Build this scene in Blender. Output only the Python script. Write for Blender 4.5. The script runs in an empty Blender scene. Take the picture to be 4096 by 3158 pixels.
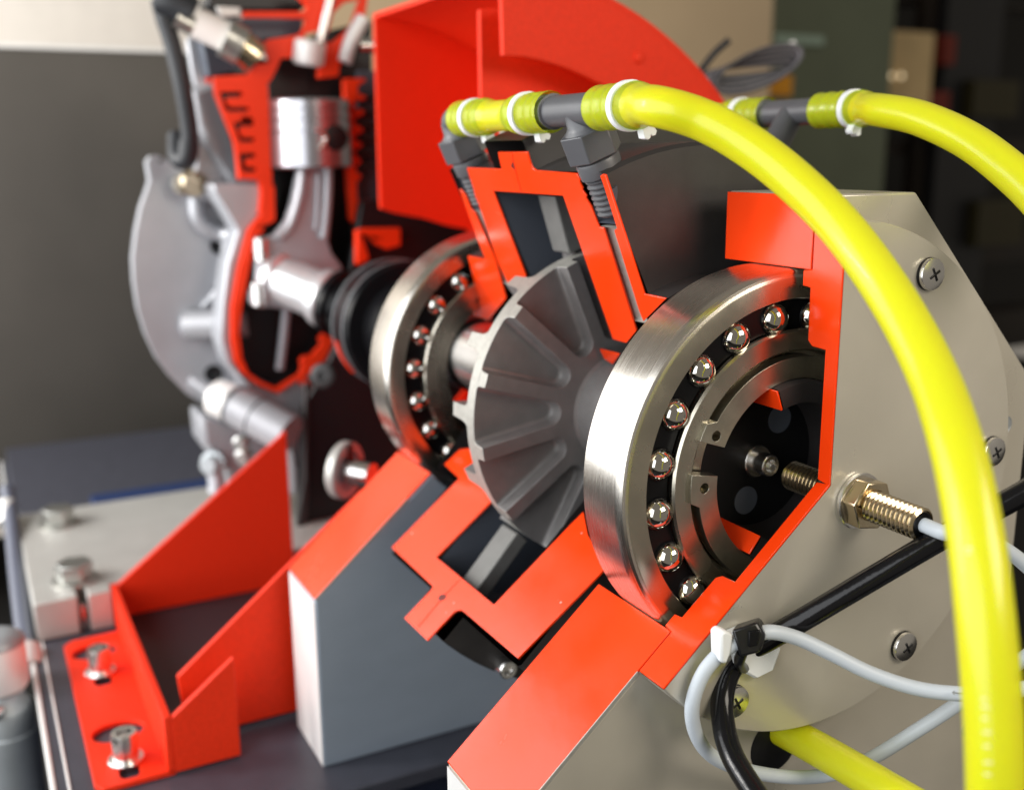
import bpy, bmesh, math, random
from mathutils import Vector, Matrix
from mathutils.geometry import tessellate_polygon
random.seed(4)
S=bpy.context.scene; COL=S.collection
# ---------------------------------------------------------------- camera, world, lights
# one unit = the bearing's outer radius (about 7 cm); x = shaft axis towards the free end, z = up
S.unit_settings.scale_length=0.07
cam=bpy.data.cameras.new('camera'); co=bpy.data.objects.new('camera',cam); COL.objects.link(co); S.camera=co
cam.sensor_width=36; cam.lens=36.727; cam.clip_start=.05; cam.clip_end=200
co.matrix_world=Matrix.Translation((3.773,-3.5187,1.5491))@Matrix.Rotation(math.radians(62.487),4,'Z')@Matrix.Rotation(math.radians(76.962),4,'X')@Matrix.Rotation(math.radians(-.515),4,'Z')
cam.dof.use_dof=True; cam.dof.focus_distance=5.0; cam.dof.aperture_fstop=.50
W=bpy.data.worlds.new('World'); S.world=W; W.use_nodes=True
bg=W.node_tree.nodes['Background']; bg.inputs[0].default_value=(1,.90,.76,1); bg.inputs[1].default_value=.24
def area(name,loc,target,sx,sy,power,color):
    l=bpy.data.lights.new(name,'AREA'); l.shape='RECTANGLE'; l.size=sx; l.size_y=sy; l.energy=power; l.color=color
    o=bpy.data.objects.new(name,l); COL.objects.link(o); o.location=loc
    o.rotation_euler=(Vector(target)-Vector(loc)).to_track_quat('-Z','Y').to_euler(); return o
area('window_light',(-5,-10.5,2.8),(-5,0,.4),27,11,3100,(.94,.97,1))
area('rear_wall_fill',(-8,-13,5),(-19,-1,4),6,5,2300,(1,.96,.90))  # added fill lamp to brighten the background walls, no actual window
area('room_fill',(8,3.0,5.5),(0,0,-.6),6,4,760,(1,.91,.78))  # added fill lamp in place of the unseen room behind the camera
S.view_settings.view_transform='Standard'; S.view_settings.look='None'; S.view_settings.exposure=0; S.view_settings.gamma=1
S.cycles.max_bounces=8; S.cycles.glossy_bounces=5; S.cycles.transparent_max_bounces=12

# ---------------------------------------------------------------- materials
def mat(name,col,rough=.5,metal=0,bump=None,coat=0,var=0,varscale=3,stretch=(1,1,1),spec=.5,dust=0,rvar=0):
    m=bpy.data.materials.new(name); m.use_nodes=True; nt=m.node_tree; N=nt.nodes; Lk=nt.links
    b=N['Principled BSDF']; c4=(col[0],col[1],col[2],1)
    b.inputs['Base Color'].default_value=c4; b.inputs['Roughness'].default_value=rough; b.inputs['Metallic'].default_value=metal
    b.inputs['Coat Weight'].default_value=coat; b.inputs['Coat Roughness'].default_value=.12; b.inputs['Specular IOR Level'].default_value=spec
    tc=N.new('ShaderNodeTexCoord'); mp=N.new('ShaderNodeMapping'); mp.inputs['Scale'].default_value=stretch; Lk.new(tc.outputs['Object'],mp.inputs[0])
    last=None
    if var:
        n=N.new('ShaderNodeTexNoise'); n.inputs['Scale'].default_value=varscale; n.inputs['Detail'].default_value=5; Lk.new(mp.outputs[0],n.inputs[0])
        r=N.new('ShaderNodeMapRange'); r.inputs[1].default_value=.3; r.inputs[2].default_value=.7; r.inputs[3].default_value=1-var; r.inputs[4].default_value=1+var; Lk.new(n.outputs[0],r.inputs[0])
        mx=N.new('ShaderNodeMix'); mx.data_type='RGBA'; mx.blend_type='MULTIPLY'; mx.inputs[0].default_value=1; mx.inputs[6].default_value=c4
        Lk.new(r.outputs[0],mx.inputs[7]); last=mx.outputs[2]
        if rvar:
            r2=N.new('ShaderNodeMapRange'); r2.inputs[1].default_value=.3; r2.inputs[2].default_value=.7; r2.inputs[3].default_value=rough-rvar; r2.inputs[4].default_value=rough+rvar
            Lk.new(n.outputs[0],r2.inputs[0]); Lk.new(r2.outputs[0],b.inputs['Roughness'])
    if dust:
        v=N.new('ShaderNodeTexVoronoi'); v.inputs['Scale'].default_value=dust; Lk.new(tc.outputs['Object'],v.inputs[0])
        w=N.new('ShaderNodeTexNoise'); w.inputs['Scale'].default_value=dust*.45; Lk.new(tc.outputs['Object'],w.inputs[0])
        t=N.new('ShaderNodeMapRange'); t.inputs[1].default_value=.10; t.inputs[2].default_value=.05; Lk.new(v.outputs['Distance'],t.inputs[0])
        t2=N.new('ShaderNodeMapRange'); t2.inputs[1].default_value=.60; t2.inputs[2].default_value=.68; Lk.new(w.outputs[0],t2.inputs[0])
        mm=N.new('ShaderNodeMath'); mm.operation='MULTIPLY'; Lk.new(t.outputs[0],mm.inputs[0]); Lk.new(t2.outputs[0],mm.inputs[1])
        md=N.new('ShaderNodeMix'); md.data_type='RGBA'; md.inputs[7].default_value=(.75,.62,.55,1); Lk.new(mm.outputs[0],md.inputs[0])
        if last: Lk.new(last,md.inputs[6])
        else: md.inputs[6].default_value=c4
        last=md.outputs[2]
    if last: Lk.new(last,b.inputs['Base Color'])
    if bump:
        n=N.new('ShaderNodeTexNoise'); n.inputs['Scale'].default_value=bump[0]; n.inputs['Detail'].default_value=4; Lk.new(mp.outputs[0],n.inputs[0])
        bp=N.new('ShaderNodeBump'); bp.inputs['Strength'].default_value=bump[1]; bp.inputs['Distance'].default_value=bump[2] if len(bump)>2 else .01; Lk.new(n.outputs[0],bp.inputs['Height']); Lk.new(bp.outputs[0],b.inputs['Normal'])
    return m
red=mat('red_gloss_paint',(.94,.052,.004),.20,bump=(6,.08,.02),coat=.05,dust=13,spec=.42,var=.05,varscale=2.2,rvar=.08)
redp=mat('red_powder_coat',(.84,.030,.003),.55,bump=(60,.6,.012),var=.07,varscale=34,spec=.3)
redf=mat('red_engine_paint',(.90,.038,.003),.5,bump=(8,.08,.02),spec=.3)
alum=mat('anodised_aluminium',(.56,.525,.445),.33,.42,bump=(60,.09,.004),var=.06,varscale=1.4,rvar=.08)
alum_far=mat('milled_blue_grey_aluminium',(.40,.47,.56),.40,.4,bump=(25,.06,.004),var=.03,varscale=3,stretch=(1,1,2))
satin=mat('clear_satin_aluminium',(.80,.79,.77),.5,.25,bump=(40,.04,.004),var=.03)
cast=mat('cast_aluminium',(.34,.345,.37),.48,.3,bump=(30,.10,.01),var=.08,varscale=3)
castlight=mat('bright_cast_aluminium',(.42,.43,.46),.42,.4,bump=(30,.08,.01),var=.06)
platem=mat('matt_aluminium_plate',(.54,.53,.50),.42,.4,bump=(40,.05,.004),var=.05)
steel=mat('ground_bearing_steel',(.68,.64,.58),.24,1,bump=(3,.12,.003),var=.05,varscale=3,stretch=(90,1,1),dust=22,rvar=.05)
steel2=mat('bearing_ring_face_steel',(.49,.455,.38),.25,1,var=.12,varscale=4,rvar=.06)
chrome=mat('polished_ball_steel',(.60,.58,.54),.05,1)
bright=mat('bright_steel',(.76,.75,.73),.26,1,var=.05)
zinc=mat('zinc_plated_steel',(.50,.50,.47),.30,.9,var=.08,varscale=10)
dull=mat('dull_grey_steel',(.36,.39,.41),.42,.4,var=.1)
pist=mat('piston_alloy',(.40,.40,.43),.28,.9,var=.04)
nickel=mat('nickel_plated_brass',(.66,.55,.38),.2,1,var=.06,varscale=12)
clipm=mat('spring_steel_clip',(.52,.50,.42),.28,1,var=.15,varscale=9)
blackpl=mat('black_cage_plastic',(.004,.004,.005),.3,spec=.2)
gloss_b=mat('black_drum_enamel',(.006,.006,.007),.3,spec=.12)
black=mat('black_oxide_metal',(.010,.010,.011),.42,.3,bump=(40,.05,.004))
dark=mat('dark_hard_anodised',(.034,.031,.031),.42,.2,bump=(70,.10,.005),var=.12,varscale=8)
darkin=mat('dark_blue_grey_finish',(.085,.098,.125),.5,.1)  # also used to lighten the dim chamber walls
vanem=mat('grey_vane_metal',(.17,.168,.16),.5,.3,bump=(60,.1,.004),var=.08,varscale=12)
rotm=mat('grey_anodised_rotor',(.20,.192,.188),.42,.25,bump=(70,.25,.006),var=.10,varscale=9)
raw=mat('sawn_aluminium',(.44,.425,.385),.5,.5,bump=(60,.22,.005),var=.09,varscale=30)
greypl=mat('grey_fitting_plastic',(.088,.09,.098),.38,bump=(60,.04,.004),var=.06,varscale=8)
tie_w=mat('white_nylon',(.80,.83,.84),.35)
tie_b=mat('black_nylon',(.008,.008,.009),.28)
cab_g=mat('grey_cable_sheath',(.50,.55,.60),.45)
cab_b=mat('black_cable_sheath',(.005,.005,.006),.16,spec=.3,bump=(5,.25,.02))
rubber=mat('black_rubber',(.016,.018,.022),.5)
navy=mat('navy_hammer_paint',(.050,.052,.068),.42,bump=(45,.25,.006),var=.10,varscale=6)
navyd=mat('dark_navy_paint',(.006,.010,.026),.5)
ceramic=mat('white_ceramic',(.85,.82,.78),.18)
panelm=mat('brown_grey_sheet_panel',(.085,.077,.068),.5,.4,var=.22,varscale=.25)
cream=mat('cream_wall_paint',(.70,.65,.59),.8,var=.03)
beige=mat('beige_wall_paint',(.60,.45,.28),.8,var=.05,varscale=.4)
cabm=mat('green_grey_cabinet_paint',(.17,.20,.13),.5,var=.08,varscale=.5)
cabl=mat('pale_green_label',(.45,.6,.5),.5)
voidm=mat('dark_room_surface',(.006,.005,.004),.8)
brownd=mat('dark_brown_shelf',(.014,.008,.004),.6,var=.3,varscale=.4)
tan=mat('tan_board',(.75,.55,.28),.6,var=.15,varscale=.6)
orange=mat('orange_plastic',(.9,.38,.01),.5)
redbg=mat('dull_red_box',(.20,.015,.004),.6)
olive=mat('olive_yellow_box',(.035,.028,.004),.6)
def hose_mat(name,col,tint,fac):
    m=bpy.data.materials.new(name); m.use_nodes=True; nt=m.node_tree; N=nt.nodes; Lk=nt.links
    b=N['Principled BSDF']; b.inputs['Base Color'].default_value=(*col,1); b.inputs['Roughness'].default_value=.30; b.inputs['Coat Weight'].default_value=.3
    b.inputs['Subsurface Weight'].default_value=.55; b.inputs['Subsurface Radius'].default_value=(.12,.10,.015); b.inputs['Subsurface Scale'].default_value=1
    tr=N.new('ShaderNodeBsdfTransparent'); tr.inputs[0].default_value=(*tint,1)
    mx=N.new('ShaderNodeMixShader'); mx.inputs[0].default_value=fac
    Lk.new(b.outputs[0],mx.inputs[1]); Lk.new(tr.outputs[0],mx.inputs[2]); Lk.new(mx.outputs[0],N['Material Output'].inputs[0])
    return m
hosem=hose_mat('yellow_translucent_hose',(.87,.835,.018),(.82,.96,.12),.28)
hosee=hose_mat('yellow_hose_stretched_thin',(.76,.84,.03),(.75,.95,.12),.50)
coolm=mat('green_coolant',(.42,.66,.012),.3)

# ---------------------------------------------------------------- builders
def dirn(a): a=math.radians(a); return Vector((0,-math.sin(a),math.cos(a)))
def nrm(a): a=math.radians(a); return Vector((0,math.cos(a),math.sin(a)))     # out of the lower cut faces
def nup(a): return -nrm(a)                                                       # out of the upper cut faces
EX=Vector((1,0,0)); EY=Vector((0,1,0)); EZ=Vector((0,0,1)); O0=Vector((0,0,0))
def thing(name,label,cat,loc=(0,0,0),group=None,kind=None):
    o=bpy.data.objects.new(name,None); COL.objects.link(o); o.location=loc; o.empty_display_size=.1
    o['label']=label; o['category']=cat
    if group: o['group']=group
    return o
def tag(o,label,cat,group=None): o['label']=label; o['category']=cat; 
def link(name,bm,m,parent=None,smooth=40,bevel=0,label=None):
    me=bpy.data.meshes.new(name); bmesh.ops.recalc_face_normals(bm,faces=bm.faces); bm.to_mesh(me); bm.free()
    for mm in (m if isinstance(m,(list,tuple)) else [m]): me.materials.append(mm)
    if smooth:
        for p in me.polygons: p.use_smooth=True
        me.set_sharp_from_angle(angle=math.radians(smooth))
    o=bpy.data.objects.new(name,me); COL.objects.link(o)
    if parent:
        o.parent=parent
        if parent.type=='EMPTY': o.matrix_parent_inverse=Matrix.Translation(-Vector(parent.location))
    if bevel:
        b=o.modifiers.new('bevel','BEVEL'); b.width=bevel; b.segments=2; b.limit_method='ANGLE'; b.angle_limit=math.radians(35); b.harden_normals=False
    if label: o['label']=label
    return o
def quadstrip(bm,rows,close_u=False,close_v=False,mi=None):
    nu=len(rows); nv=len(rows[0])
    for i in range(nu if close_u else nu-1):
        for j in range(nv if close_v else nv-1):
            a,b,c,d=rows[i][j],rows[(i+1)%nu][j],rows[(i+1)%nu][(j+1)%nv],rows[i][(j+1)%nv]
            try:
                f=bm.faces.new((a,b,c,d))
                if mi is not None: f.material_index=mi
            except ValueError: pass
def extr(bm,loops,o,u,v,n,d0,d1,mi=0):
    """flat outline (first loop) with holes, from depth d0 to d1 along n"""
    o=Vector(o)
    loops=[list(l) for l in loops]
    V=[];
    for d in (d0,d1): V.append([[bm.verts.new(o+u*p[0]+v*p[1]+n*d) for p in l] for l in loops])
    tris=tessellate_polygon([[Vector((p[0],p[1],0)) for p in l] for l in loops])
    for k in (0,1):
        flat=[x for l in V[k] for x in l]
        for t in tris:
            try: f=bm.faces.new([flat[i] for i in t]); f.material_index=mi
            except ValueError: pass
    for li,l in enumerate(loops):
        n_=len(l)
        for i in range(n_):
            try: f=bm.faces.new((V[0][li][i],V[0][li][(i+1)%n_],V[1][li][(i+1)%n_],V[1][li][i])); f.material_index=mi
            except ValueError: pass
def slab(name,loops,o,u,v,n,d0,d1,m,parent,smooth=30,bevel=0,label=None):
    bm=bmesh.new(); extr(bm,loops,o,u,v,n,d0,d1); return link(name,bm,m,parent,smooth,bevel,label)
def cutface(loops,a,m,parent,th=.012,up=True,lift=.012,name='cut_face',bevel=.004):
    n=nup(a) if up else nrm(a)
    return slab(name,loops,O0,EX,dirn(a),n,lift-th,lift,m,parent,30,bevel)
def xslab(name,loops,x0,x1,m,parent,bevel=0,label=None):
    return slab(name,loops,O0,EY,EZ,EX,x0,x1,m,parent,30,bevel,label)
def revolve(bm,prof,a0=0,a1=360,n=96,closed=True,mi=0,c=(0,0)):
    full=abs(a1-a0)>=359.9; k=max(2,int(n*abs(a1-a0)/360)); rows=[]
    for i in range(k if full else k+1):
        d=dirn(a0+(a1-a0)*i/k); rows.append([bm.verts.new(Vector((x,c[0],c[1]))+d*r) for x,r in prof])
    quadstrip(bm,rows,full,closed,mi)
def ring(name,prof,m,parent,a0=0,a1=360,n=96,closed=True,smooth=40,c=(0,0),bevel=0,label=None):
    bm=bmesh.new(); revolve(bm,prof,a0,a1,n,closed,0,c); return link(name,bm,m,parent,smooth,bevel,label)
def frame(axis):
    a=Vector(axis).normalized(); u=a.orthogonal().normalized(); 
    if abs(a.z)<.9: u=(EZ-a*a.z).normalized()
    else: u=(EX-a*a.x).normalized()
    return a,u,a.cross(u)
def lathe(bm,o,axis,prof,n=32,closed=False,mi=0):
    """prof: (height along axis, radius)"""
    o=Vector(o); a,u,v=frame(axis); rows=[]
    for i in range(n):
        t=2*math.pi*i/n; d=u*math.cos(t)+v*math.sin(t); rows.append([bm.verts.new(o+a*h+d*max(r,1e-4)) for h,r in prof])
    quadstrip(bm,rows,True,closed,mi)
def lathe_o(name,o,axis,prof,m,parent,n=32,smooth=40,bevel=0,label=None,closed=False):
    bm=bmesh.new(); lathe(bm,o,axis,prof,n,closed); return link(name,bm,m,parent,smooth,bevel,label)
def cyl(r,h0,h1,ch=.006): return [(h0,0),(h0,r-ch),(h0+ch,r),(h1-ch,r),(h1,r-ch),(h1,0)]
def prism(bm,o,axis,R,h0,h1,n=6,rot=0,hole=0):
    a,u,v=frame(axis); lp=[[(R*math.cos(2*math.pi*i/n+rot),R*math.sin(2*math.pi*i/n+rot)) for i in range(n)]]
    if hole: lp.append([(hole*math.cos(2*math.pi*i/24),hole*math.sin(2*math.pi*i/24)) for i in range(24)])
    extr(bm,lp,o,u,v,a,h0,h1)
def catmull(P,k=10):
    P=[Vector(p) for p in P]; P=[P[0]*2-P[1]]+P+[P[-1]*2-P[-2]]; out=[]
    for i in range(1,len(P)-2):
        for j in range(k):
            t=j/k; a,b,c,d=P[i-1:i+3]
            out.append(.5*((2*b)+(c-a)*t+(2*a-5*b+4*c-d)*t*t+(3*b-a-3*c+d)*t**3))
    out.append(P[-2]); return out
def sweep(bm,path,rad,n=24,cap=True,mi=0):
    """rad: number or list along the path"""
    P=[Vector(p) for p in path]; m=len(P); rows=[]
    t0=(P[1]-P[0]).normalized(); u=t0.orthogonal().normalized()
    for i in range(m):
        t=(P[min(i+1,m-1)]-P[max(i-1,0)]).normalized(); u=(u-t*u.dot(t)).normalized(); v=t.cross(u)
        r=rad[i] if isinstance(rad,(list,tuple)) else rad
        rows.append([bm.verts.new(P[i]+(u*math.cos(2*math.pi*j/n)+v*math.sin(2*math.pi*j/n))*r) for j in range(n)])
    quadstrip(bm,rows,False,True,mi)
    if cap:
        for r_ in (rows[0],rows[-1]):
            f=bm.faces.new(r_); f.material_index=mi
def tube(name,path,rad,m,parent,k=10,n=24,cap=True,label=None):
    bm=bmesh.new(); sweep(bm,catmull(path,k),rad,n,cap); return link(name,bm,m,parent,50,0,label)
def box(bm,a,b):
    a,b=Vector(a),Vector(b); extr(bm,[[(a.x,a.y),(b.x,a.y),(b.x,b.y),(a.x,b.y)]],O0,EX,EY,EZ,a.z,b.z)
def box_o(name,a,b,m,parent,bevel=.01,label=None):
    bm=bmesh.new(); box(bm,a,b); return link(name,bm,m,parent,30,bevel,label)
def arc(r,a0,a1,n,c=(0,0)):
    """points (y,z) at angles from up towards -y"""
    return [(c[0]-r*math.sin(math.radians(a0+(a1-a0)*i/n)),c[1]+r*math.cos(math.radians(a0+(a1-a0)*i/n))) for i in range(n+1)]
def circ(cx,cy,r,n=20): return [(cx+r*math.cos(2*math.pi*i/n),cy+r*math.sin(2*math.pi*i/n)) for i in range(n)]
def icos(bm,c,r,sub=3): bmesh.ops.create_icosphere(bm,subdivisions=sub,radius=r,matrix=Matrix.Translation(c))
def torus(bm,c,axis,R,r,n=24,k=8,a0=0,a1=360):
    a,u,v=frame(axis); rows=[]; full=a1-a0>=360; m=n if full else n+1
    for i in range(m):
        t=math.radians(a0+(a1-a0)*i/n); d=u*math.cos(t)+v*math.sin(t)
        rows.append([bm.verts.new(Vector(c)+d*(R+r*math.cos(2*math.pi*j/k))+a*r*math.sin(2*math.pi*j/k)) for j in range(k)])
    quadstrip(bm,rows,full,True)
def dup(root,loc,label=None):
    r=root.copy(); COL.objects.link(r); r.location=loc
    if label: r['label']=label
    for ch in list(root.children):
        c=ch.copy(); COL.objects.link(c); c.parent=r
        for g in ch.children: d=g.copy(); COL.objects.link(d); d.parent=c
    return r
PH=131.0      # angle of the lower cut through pedestals and cover
UP,LO=24.8,133.5   # the brake housing's two cuts

# ================================================================ machine base
base=thing('machine_base','dark navy painted machine base under the whole cutaway rig','machine base',(-6,0,-3.2))
box_o('base_top',(-12.4,-3.36,-2.83),(-2.42,3.4,-2.71),navy,base,.015)
box_o('edge_trim',(-12.4,-3.40,-2.83),(-2.42,-3.364,-2.695),satin,base,.008,'pale metal trim along the base edge')
box_o('base_body',(-12.3,-3.30,-4.2),(-2.5,3.3,-2.835),navyd,base,.02)
box_o('inner_trim',(-12.4,-3.292,-2.72),(-2.42,-3.274,-2.70),satin,base,.004,'thin pale line inside the base edge')
box_o('rear_step',(-12.4,-3.3,-2.705),(-9.2,3.3,-2.52),navy,base,.01)
box_o('front_shelf',(-2.38,-2.6,-4.0),(1.2,2.6,-3.6),navyd,base,.02)
# ================================================================ pedestals
def pedestal(x0,x1,m,label,upface=True):
    p=thing('bearing_pedestal',label,'pedestal',((x0+x1)/2,0,-2.71),'bearing pedestals')
    zb=-2.706 if x1<-1 else -3.596
    d=dirn(PH); t=1.65/-d.y; e=d*t
    lo=[(0,1.35),(.637,1.345),(1.65,.30),(1.65,zb),(-1.65,zb),(-1.65,e.z)]
    pts=lo+[(d.y,d.z)]+arc(1.003,PH,360,60)[1:]
    bm=bmesh.new(); extr(bm,[pts],O0,EY,EZ,EX,x0,x1); link('block',bm,m,p,30,.012)
    if upface: cutface([[(x0+.004,1.004),(x1-.004,1.004),(x1-.004,1.346),(x0+.004,1.346)]],0,red,p,.012,True,.014)
    L=t-.005
    pl=slab('cut_face',[[(x0+.004,1.004),(x1-.004,1.004),(x1-.004,L),(x0+.004,L)]],O0,EX,dirn(PH),nrm(PH),.002,.014,red,p,30,.004)
    slab('bare_edge',[[(x1-.003,1.25),(x1+.002,1.25),(x1+.002,L),(x1-.003,L)]],O0,EX,dirn(PH),nrm(PH),-.006,.0152,raw,p)
    return p
near=pedestal(-.551,.088,alum,'near pale grey bearing pedestal carrying the front bearing and round cover')
far=pedestal(-3.40,-2.767,alum_far,'far blue grey bearing pedestal behind the brake housing',False)
# paler skin puts the window light into the colour of the side
for p,x0,x1,zb in ((near,-.551,.088,-3.58),(far,-3.40,-2.767,-2.70)):
    d=dirn(PH); z1=1.65/-d.y*d.z
    slab('lit_side_face',[[(x0+.006,zb),(x1-.006,zb),(x1-.006,z1-.01),(x0+.006,z1-.01)]],(0,-1.65,0),EX,EZ,-EY,.001,.006,satin,p,30,0,'side face coloured paler for the window light on it')
# tapped holes in the near pedestal face
for (yy,zz_,r) in ((1.468,.067,.045),(1.396,-1.776,.04)):
    lathe_o('tapped_hole',(.088,yy,zz_),EX,[(0,r*1.1),(.004,r*1.08),(.004,r),(.002,r*.95),(.002,0)],[dull,black][r<.03],near,20)
lathe_o('hose_hole',(.088,-.09,-1.44),EX,[(.0045,0),(.0045,.15),(.002,.156)],black,near,32)
# ================================================================ bearing cover
cover=thing('bearing_cover','round grey aluminium end cover screwed to the near pedestal, cut open in red','cover',(.19,0,0))
cp=[(.28,0),(.28,1.238),(.273,1.245),(.091,1.245),(.091,1.0),(.03,1.0),(.03,.922),(.08,.92),(.085,.67),(.116,.645),(.203,.64),(.203,0)]
ring('cover_plate',cp,alum,cover,PH,360,120,True,30)
cf=[(.203,0.012),(.279,.0),(.279,1.243),(.092,1.243),(.092,1.006),(.031,.998),(.031,.924),(.082,.92),(.086,.672),(.117,.645),(.203,.642)]
cutface([cf],0,red,cover,.012)
cutface([cf],PH,red,cover,.012,False)
def pozi(c,r,parent):
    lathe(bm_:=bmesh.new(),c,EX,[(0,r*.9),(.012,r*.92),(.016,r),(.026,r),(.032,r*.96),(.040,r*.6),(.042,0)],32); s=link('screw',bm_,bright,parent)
    lathe_o('screw_shadow_ring',c,EX,[(0,r*1.02),(.013,r*1.02),(.013,r*.5)],black,s,32)  # black ring paints the shadow around the screw head
    b=bmesh.new(); x=Vector(c)+EX*.0385
    w=r*.085; Lr=r*.46; lp=[(w,w),(Lr,w),(Lr,-w),(w,-w),(w,-Lr),(-w,-Lr),(-w,-w),(-Lr,-w),(-Lr,w),(-w,w),(-w,Lr),(w,Lr)]
    ca,sa=math.cos(.5),math.sin(.5); lp=[(p[0]*ca-p[1]*sa,p[0]*sa+p[1]*ca) for p in lp]
    extr(b,[lp],x,EY,EZ,EX,-.012,.0065); link('cross_recess',b,black,s,30,.004)
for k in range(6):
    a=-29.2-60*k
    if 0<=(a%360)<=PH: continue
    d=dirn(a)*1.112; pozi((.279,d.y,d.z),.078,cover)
# ================================================================ ball bearings
def bearing(x,a0,label):
    b=thing('ball_bearing',label,'ball bearing',(x,0,0),'ball bearings'); w=.342
    X=lambda pr:[(x+p,r) for p,r in pr]
    ring('outer_ring',X([(-w,.87),(-w,.985),(-w+.015,1),(-.060,1),(-.042,.9985),(-.026,.994),(-.013,.985),(-.005,.974),(-.002,.962)]),steel,b,n=180,closed=False,smooth=14)
    ring('ring_face',X([(-.002,.962),(0,.955),(0,.862),(-.01,.856),(-.05,.85),(-.13,.86),(-.20,.86),(-.33,.86),(-w,.87)]),steel2,b,n=160,closed=False,smooth=30)
    ring('inner_ring',X([(-.30,.70),(-.05,.705),(-.012,.71),(0,.70),(0,.612),(-.006,.604),(-.075,.598),(-.075,.50),(-.34,.50),(-.34,.69)]),steel2,b,n=128,smooth=30)
    bm=bmesh.new(); revolve(bm,X([(-.047,.712),(-.045,.85),(-.2,.85),(-.2,.712)]),n=128)
    for k in range(20):
        d=dirn(a0+18*k)*.772; torus(bm,(x-.044,d.y,d.z),EX,.075,.008,20,6)
    link('cage',bm,blackpl,b,40)
    me=None
    for k in range(20):
        d=dirn(a0+18*k)*.772
        if me is None:
            bm=bmesh.new(); icos(bm,(0,0,0),.081,4); o=link('ball',bm,chrome,b,180); me=o.data
        else:
            o=bpy.data.objects.new('ball',me); COL.objects.link(o); o.parent=b; o.matrix_parent_inverse=Matrix.Translation(-Vector(b.location))
        o.location=(x-.062,d.y,d.z)
    return b
bearing(0,8.1,'large front ball bearing with shiny outer ring, held by the near pedestal')
bearing(-2.967,31.45,'smaller looking ball bearing behind the ribbed rotor, held by the far pedestal')
# ================================================================ shaft end inside the near bearing
hub=thing('shaft_hub','black hub inside the front bearing with red cut sleeve and socket screw','hub',(-.2,0,0))
ring('hub_disc',[(-.34,0),(-.25,0),(-.25,.50),(-.34,.50)],black,hub,n=64,closed=False)
ring('sleeve',[(-.25,.36),(.065,.36),(.07,.37),(.07,.46),(.06,.468),(-.25,.468)],dark,hub,142,380,120,True,40)
cutface([[(-.24,.362),(.068,.362),(.068,.466),(-.24,.466)]],20,red,hub,.01)
cutface([[(-.24,.362),(.068,.362),(.068,.466),(-.24,.466)]],142,red,hub,.01,False)
cutm=[]
for dy,dz in [(-0.06,-0.219),(0.142,0.191)]:
    lathe_o('plug',(-.25,dy,dz),EX,[(.001,.075),(.004,.075),(.004,.07),(.002,.06),(.002,0)],darkin,hub,28)
sx=(-0.015,-0.007)
bs=bmesh.new(); lathe(bs,(-.25,sx[0],sx[1]),EX,[(0,.085),(.03,.085),(.035,.08),(.035,.058),(.10,.058),(.125,.056),(.13,.05),(.13,.034),(.09,.03),(.09,0)],28)
link('socket_screw',bs,bright,hub,35)
# retaining ring
cl=thing('retaining_ring','flat spring steel circlip with two drilled lugs inside front bearing','circlip',(.01,0,0))
pts=arc(.555,70,-280+3,90); 
lug=lambda a,s: [(-.60*math.sin(math.radians(a+6*s)),.60*math.cos(math.radians(a+6*s)))]
outer=arc(.578,57,-261,100); inner=arc(.472,-276,67,100)
lug1=arc(.625,-264,-277,6); lug0=arc(.625,68,60,6)
hole0=circ(*arc(.545,63,63,1)[0],.026,16); hole1=circ(*arc(.545,-270,-270,1)[0],.026,16)
slab('ring_body',[outer+lug1+inner+lug0,hole0,hole1],O0,EY,EZ,EX,-.05,.022,clipm,cl,25,.004)
# ================================================================ brake housing (stator)
st=thing('brake_housing','dark round brake housing cut open in red between the two bearings','brake housing',(-1.6,0,0))
prof=[(-2.55,.95),(-2.55,1.59),(-2.53,1.60),(-1.88,1.60),(-1.88,1.77),(-1.87,1.78),(-1.41,1.78),(-1.40,1.77),(-1.40,1.60),(-.72,1.60),(-.70,1.58),(-.70,.91),(-.53,.91),(-.53,.56),(-1.2,.56),(-1.2,1.445),(-2.03,1.445),(-2.03,.40),(-2.95,.40),(-2.86,.94)]
ring('shell',prof,dark,st,LO,360+UP,200,True,30)
um=[(-2.247,1.614),(-1.774,1.61),(-1.733,1.715),(-1.375,1.715),(-1.382,1.689),(-1.393,1.645),(-1.389,1.621),(-1.359,1.605),(-0.935,1.593),(-0.927,1.556),(-0.941,1.547),(-0.933,1.51),(-0.946,1.501),(-0.924,1.468),(-0.94,1.455),(-0.919,1.409),(-0.919,1.332),(-0.918,1.289),(-0.876,1.288),(-0.945,0.657),(-1.114,0.546),(-1.252,0.546),(-1.173,1.46),(-2.006,1.464),(-2.053,0.873),(-2.326,0.709),(-2.381,0.798),(-2.394,0.936),(-2.311,1.318),(-2.304,1.422),(-2.278,1.474)]
cutface([um],UP,red,st)
cutface([[(-0.721,1.584),(-0.695,1.593),(-0.666,1.589),(-0.719,0.914),(-0.53,0.913),(-0.838,0.73),(-0.839,0.79),(-0.781,1.281),(-0.746,1.293),(-0.734,1.401),(-0.727,1.467),(-0.722,1.54)]],UP,red,st)
cutface([[(-2.5,1.463),(-2.468,1.453),(-2.441,1.417),(-2.45,1.322),(-2.417,1.297),(-2.411,0.967),(-2.513,0.651),(-3.019,0.398),(-3.333,0.414),(-3.023,0.559),(-2.856,0.943),(-2.576,0.943),(-2.563,1.098)]],UP,red,st)
cutface([[(-1.464,0.442),(-1.242,0.448),(-1.374,0.351),(-1.454,0.374)]],UP,red,st)
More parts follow.
